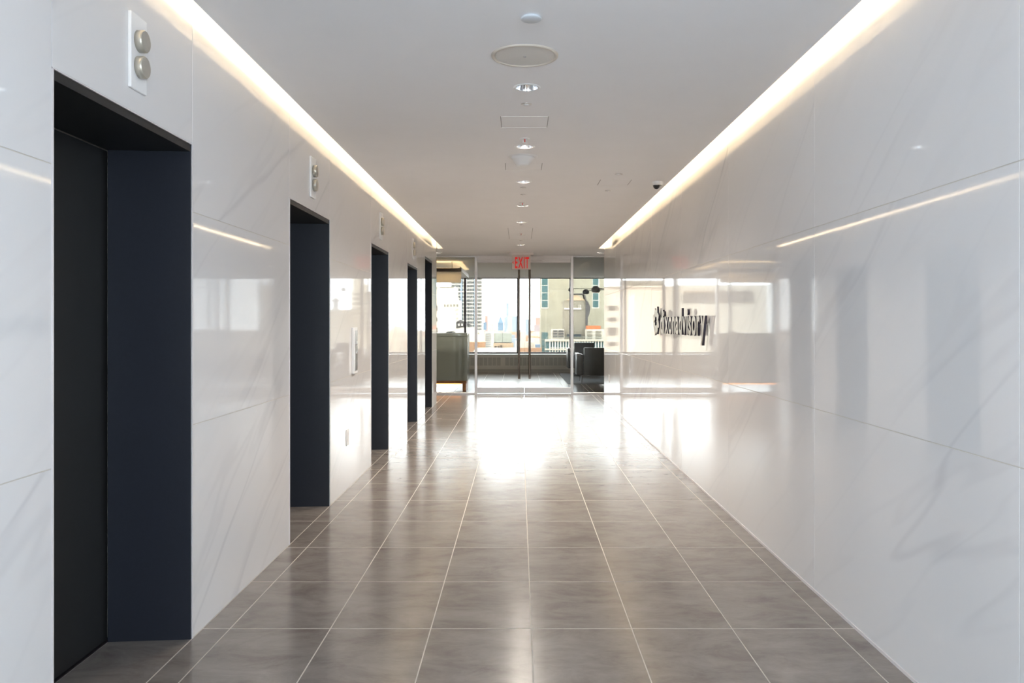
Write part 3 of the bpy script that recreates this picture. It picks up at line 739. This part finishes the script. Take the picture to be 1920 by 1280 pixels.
# white tower with narrow windows
D = 700; t = bld('tall white tower with a fine grid of narrow dark windows', 846, 903.5, 380, D, 'brightwhite', 30)
grid(t, D, [x for x in fr_(847.5, 902, 2.85) if not 889 < x < 895], fr_(400, 630, 6.8), 'windows', 'citywin', 1.5, 4.4)
add(t, 863.5, 867, 385, 640, D, 'corner_glass', 'haze_blue'); add(t, 888.5, 892.5, 385, 640, D, 'corner_glass', 'haze_blue')
D = 560; t = bld('white stepped building with a row of small windows beneath its cornice', 800, 860, 562, D, 'brightwhite', 30)
add(t, 800, 854, 537, 562, D, 'upper_block', 'brightwhite', 4, 20); add(t, 800, 849, 536.6, 538, D, 'cornice', 'greybld', 3.4, 1)
grid(t, D, fr_(828, 858, 5.9), [572.5], 'windows', 'greybld', 2.2, 4.5); grid(t, D, [839, 845, 851, 857], [580, 588, 596], 'windows', 'pale', 2.0, 3)
D = 520; t = bld('plain white building in front of the stepped one', 812, 850, 577, D, 'brightwhite', 12)
grid(t, D, [825.5], fr_(580, 618, 6), 'windows', 'greybld', 1.2, 3)
D = 380; t = bld('small white house with a dark gable roof', 847, 892, 613, D, 'brightwhite', 9)
c = t.location.x
MB().prism([(X(855.5, D)-c, Z(613, D)-GZ), (X(855.5, D)-c, Z(603.5, D)-GZ), (X(863, D)-c, Z(599.5, D)-GZ), (X(870.5, D)-c, Z(603.5, D)-GZ), (X(870.5, D)-c, Z(613, D)-GZ)], 'y', -.5, 6).build('gable', M['slate'], t)
MB().prism([(X(874, D)-c, Z(610, D)-GZ), (X(874, D)-c, Z(605, D)-GZ), (X(885, D)-c, Z(610, D)-GZ)], 'y', -.5, 6).build('roof', M['slate'], t)
for a, b in ((859, 862), (865, 868)): add(t, a, b, 606.5, 611, D, 'window', 'brightwhite', -.9)
add(t, 855, 863, 613.5, 614.6, D, 'vent_strip', 'slate', -.4)
D = 420; t = bld('white low block left of the cream rooftop building', 870, 908, 619, D, 'brightwhite', 10)
grid(t, D, [884.5, 897], [619.5+5], 'windows', 'greybld', 1.6, 1.6)
D = 340; bld('peach brick building behind the desk end', 880, 908.5, 641, D, 'peach', 12)
# mid buildings
D = 600; t = bld('white office block with rows of pale blue windows', 907, 924.5, 622, D, 'brightwhite', 14)
grid(t, D, fr_(911.5, 922, 2.1), fr_(625.5, 650, 3.9), 'windows', 'haze_blue', 1.6, 1.4)
D = 400; t = bld('cream rooftop building with a green grey plant enclosure', 925, 962.5, 643, D, 'cream', 12)
add(t, 926.5, 942, 624.3, 641.5, D, 'enclosure', 'greenroof', 1, 8); add(t, 942.5, 959.5, 624.3, 641.5, D, 'enclosure', 'greenroof', 1, 8)
add(t, 926.5, 959.5, 641.5, 643, D, 'roof_gap', 'slate', 1.2, 8)
for a, b, y0_, y1_ in ((927.8, 930.8, 648.5, 651.5), (933.3, 936.2, 648.5, 651.5), (938, 942, 650, 655.5)): add(t, a, b, y0_, y1_, D, 'window', 'slate')
add(t, 938, 942, 647.2, 648.4, D, 'vent_strip', 'slate')
D = 300; bld('pale flat roof terrace nearest below the window', 888, 975, 657, D, 'pale', 35)
# skyline
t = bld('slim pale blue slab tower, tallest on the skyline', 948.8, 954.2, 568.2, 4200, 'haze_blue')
t = empty('building', (X(938.5, 4000), 4000, GZ), 'pointed blue tower with a pyramid top on the skyline', 'building')
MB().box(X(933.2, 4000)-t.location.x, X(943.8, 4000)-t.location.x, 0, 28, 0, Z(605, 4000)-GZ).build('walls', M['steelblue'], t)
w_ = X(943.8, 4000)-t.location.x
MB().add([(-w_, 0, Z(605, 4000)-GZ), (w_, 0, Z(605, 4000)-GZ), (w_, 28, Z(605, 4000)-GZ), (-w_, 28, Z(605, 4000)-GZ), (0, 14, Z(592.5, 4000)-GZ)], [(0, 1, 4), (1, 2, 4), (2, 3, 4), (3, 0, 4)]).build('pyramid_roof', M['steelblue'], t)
bld('pale stone tower right of the slim blue slab', 952, 960, 591.6, 3200, 'pale')
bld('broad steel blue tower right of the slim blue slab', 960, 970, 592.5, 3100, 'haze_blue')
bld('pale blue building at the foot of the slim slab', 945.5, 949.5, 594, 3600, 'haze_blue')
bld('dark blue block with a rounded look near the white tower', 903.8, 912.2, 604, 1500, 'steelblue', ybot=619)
bld('slim rose tower on the skyline behind the blue block', 909, 914.5, 592.3, 2600, 'rose')
bld('small grey building left of the pointed tower', 916, 925, 607, 2000, 'pale')
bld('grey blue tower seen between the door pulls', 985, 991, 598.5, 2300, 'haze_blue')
bld('rose tower beside the concrete tower', 1004, 1016, 595, 2500, 'rose')
bld('lilac block in front of the rose tower', 1001.5, 1015, 608.5, 2000, 'lilac')
bld('bright blue low block near the concrete tower', 1004, 1013, 645.5, 385, 'steelblue', 8)
bld('peach low building below the bright blue block', 975, 1016, 652, 380, 'peach', 4)
bld('pale office block behind the door pulls', 976, 986, 622, 900, 'pale', 20)
# concrete tower
D = 400; t = bld('large streaked concrete tower with two columns of dark windows', 1014.5, 1136, 380, D, 'concrete', 25)
for px in ((1016, 1027), (1111.5, 1122)):
    for k, y in enumerate(fr_(410, 565, 14.0)): add(t, px[0], px[1], y-.6, y+12.2, D, 'window', 'teal', -.3, .4)
for y in (623, 637.5, 651.5, 665.5): add(t, 1016, 1027, y, y+12.6, D, 'window', 'teal', -.3, .4)
for px in (1015, 1110.5): add(t, px, px+13, 385, 578, D, 'window_surround', 'brightwhite', -.15, .2)
# podium with white beams
D = 330; t = bld('glazed podium building with white beams and fins', 1023, 1140, 639, D, 'teal', 12)
add(t, 1021.5, 1141, 636.2, 639.6, D, 'roof_beam', 'limestone', -1.5, 3); add(t, 1021.5, 1072, 653.4, 656, D, 'floor_beam', 'limestone', -1.2, 2)
for k, x in enumerate(fr_(1031, 1138, 5.05)): add(t, x-.9, x+.9, 639.6, 663, D, 'fin', 'brightwhite', -.6, .6)
add(t, 1031, 1138, 651.2, 652.2, D, 'glazing_bar', 'brightwhite', -.3, .3); 
rl = MB(); c = t.location.x
for x in fr_(1024, 1138, 3.2): rl.box(X(x, D)-c-.05, X(x, D)-c+.05, 0, .1, Z(636.2, D)-GZ, Z(631.5, D)-GZ)
rl.box(X(1024, D)-c, X(1138, D)-c, 0, .1, Z(631.7, D)-GZ, Z(631.3, D)-GZ)
tag(rl.build('railing', M['greenroof'], t), kind='stuff')
# grey building with pediment and curved metal flank
D = 360; t = bld('grey building with a pale pediment and curved metal flank', 1058, 1098.5, 563, D, 'greybld', 14)
c = t.location.x
MB().prism([(X(1062, D)-c, Z(563, D)-GZ), (X(1080, D)-c, Z(552, D)-GZ), (X(1098, D)-c, Z(563, D)-GZ)], 'y', -.3, 8).build('pediment', M['cream'], t)
MB().prism([(X(1070, D)-c, Z(550.5, D)-GZ), (X(1093, D)-c, Z(550, D)-GZ), (X(1098, D)-c, Z(554, D)-GZ), (X(1099, D)-c, Z(563, D)-GZ), (X(1097, D)-c, Z(563, D)-GZ), (X(1094, D)-c, Z(552, D)-GZ), (X(1070, D)-c, Z(551.5, D)-GZ)], 'y', -1, 6).build('roof_edge', M['slate'], t)
cv = [(1098, 561), (1103, 566), (1107, 577), (1105, 588), (1102, 595), (1101.5, 613), (1098, 617)]
MB().prism([(X(a, D)-c, Z(b, D)-GZ) for a, b in cv], 'y', -.8, 8).build('curved_flank', M['slate'], t)
add(t, 1058, 1090, 577, 580, D, 'cornice', 'brightwhite'); add(t, 1058, 1090, 614, 640, D, 'lower_block', 'greybld', -4, 5)
add(t, 1062, 1088, 626, 631, D, 'window_band', 'citywin', -4.6, .7)
for px in (1085, 1088): add(t, px, px+1, 571, 577, D, 'mast', 'brightwhite')
D = 350; t = bld('dark gridded roof frame beside the grey building', 1034, 1058, 617, D, 'pale', 6)
for y in (619, 624, 629): add(t, 1037, 1045, y, y+3.2, D, 'bay', 'slate'); add(t, 1047, 1057, y, y+3.2, D, 'bay', 'slate')
D = 345; t = bld('scaffolded building topped with orange netting', 1100, 1136, 617, D, 'pale', 8)
add(t, 1100, 1126, 610.5, 617, D, 'netting', 'orange', 0, 5)
for y in (620, 626, 631): add(t, 1101, 1110, y, y+3.5, D, 'bay', 'greybld'); add(t, 1117, 1127, y, y+3.5, D, 'bay', 'greybld')
# buildings off to the left, seen mirrored in the right wall
def XR_(px, D): return 2*XR-(px-VX)*D/F
D = 300; t = bld('broad pinkish stone building, reflected in the right wall', 0, 0, 537, D, 'pink', 25, xs=(-57.2, -30.2))
c = t.location.x
for y0_, y1_ in ((573, 582), (595, 602), (614, 628.5), (641, 648)):
    for a, b in ((1141, 1152), (1154, 1156.5)):
        MB().box(XR_(b, D)-c, XR_(a, D)-c, -.4, .3, Z(y1_, D)-GZ, Z(y0_, D)-GZ).build('window', M['citywin2'], t)
MB().box(-13.7, 13.7, -1, 1, Z(538.5, D)-GZ, Z(536, D)-GZ).build('cornice', M['pink'], t)
MB().box(-9, 8, 6, 14, Z(537, D)-GZ, Z(524, D)-GZ).build('roof_plant', M['greybld'], t)
D = 210; t = bld('white building with tall dark window strips, reflected in the right wall', 0, 0, 534, D, 'pale', 20, xs=(-62, -39.2))
c = t.location.x
for k in range(13):
    xx = XR_(1281+k*10.3, D)-c
    MB().box(xx-.9, xx, -.4, .3, Z(568, D)-GZ, Z(545, D)-GZ).build('window', M['citywin2'], t)
# buildings off to the right, seen mirrored in the left wall
def XL_(px, D): return 2*XL-(px-VX)*D/F
D = 420; t = bld('ornate cream stone tower with a dome, reflected in the left wall', 0, 0, 545, D, 'limestone', 14, xs=(XL_(690, D), XL_(656, D)))
c = t.location.x
MB().box(-1.5, 4.6, 2, 12, Z(545, D)-GZ, Z(500, D)-GZ).build('upper_tower', M['limestone'], t)
MB().lathe((-2.6, 4, Z(545, D)-GZ), [(2.4, 0), (2.2, 1.6), (1.4, 3), (.2, 4)], 20).build('dome', M['limestone'], t)
grid2 = MB()
for i in range(6):
    for j in range(9): grid2.box(-4+i*1.5, -3.3+i*1.5, -.4, .3, Z(553+j*9, D)-GZ, Z(549+j*9, D)-GZ)
tag(grid2.build('windows', M['citywin2'], t), kind='stuff')
D = 260; t = bld('grey building with a round rooftop tank, reflected in the left wall', 0, 0, 580, D, 'greybld', 10, xs=(XL_(652, D), XL_(600, D)))
MB().lathe((0, 3, Z(580, D)-GZ), [(1.3, 0), (1.3, 2.6), (2.0, 2.8), (.1, 4.4)], 20).build('water_tank', M['slate'], t)
D = 700; bld('plain pale block on the low skyline, reflected in the left wall', 0, 0, 612, D, 'pale', 20, xs=(XL_(752, D), XL_(740, D)))
D = 650; bld('taller stone block on the low skyline, reflected in the left wall', 0, 0, 606, D, 'pink', 20, xs=(XL_(738, D), XL_(728, D)))
# the mass of low roofs beyond: too many and too small to tell apart
cb = MB(); pal = ['pale', 'brightwhite', 'limestone', 'cream', 'peach', 'haze_blue', 'pink', 'lilac', 'rose', 'greybld']
wts = [6, 7, 5, 3, 3, 3, 3, 2, 1, 1]
for k in range(2600):
    D = 430*(10 ** random.uniform(0, .95)); ang = random.uniform(-.85, .85)
    x = ang*D; w = random.uniform(6, 22)*(1+D/3000); d = random.uniform(8, 25)
    ytop = 606.5+ (random.uniform(.3, 1.0)**1.2)*(88*1510/D)*.62 + random.uniform(1, 6)
    ytop = max(ytop, 609)
    z = Z(ytop, D)
    if 1010 < VX+ang*F < 1144 and D < 700: continue
    if any(x+w/2 > f[0]-2 and x-w/2 < f[1]+2 and D+d > f[2] and D < f[3] for f in FOOT): continue
    if z < GZ+4: z = GZ+random.uniform(6, 20)
    mt = M[random.choices(pal, wts)[0]]
    cb.box(x-w/2, x+w/2, D, D+d, GZ, z, mt)
    if D < 900:
        for f in range(int((z-GZ)/3.6)):
            zz = z-1.2-f*3.6
            if zz < z-22: break
            for q in range(int(w/3)):
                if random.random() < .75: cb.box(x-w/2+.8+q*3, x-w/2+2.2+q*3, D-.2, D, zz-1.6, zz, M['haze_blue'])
tag(cb.build('distant_rooftops', None), 'mass of small pale rooftops spreading to the horizon', 'rooftops', None, 'stuff')
for o in bpy.data.objects:
    if 'c' in o: del o['c']
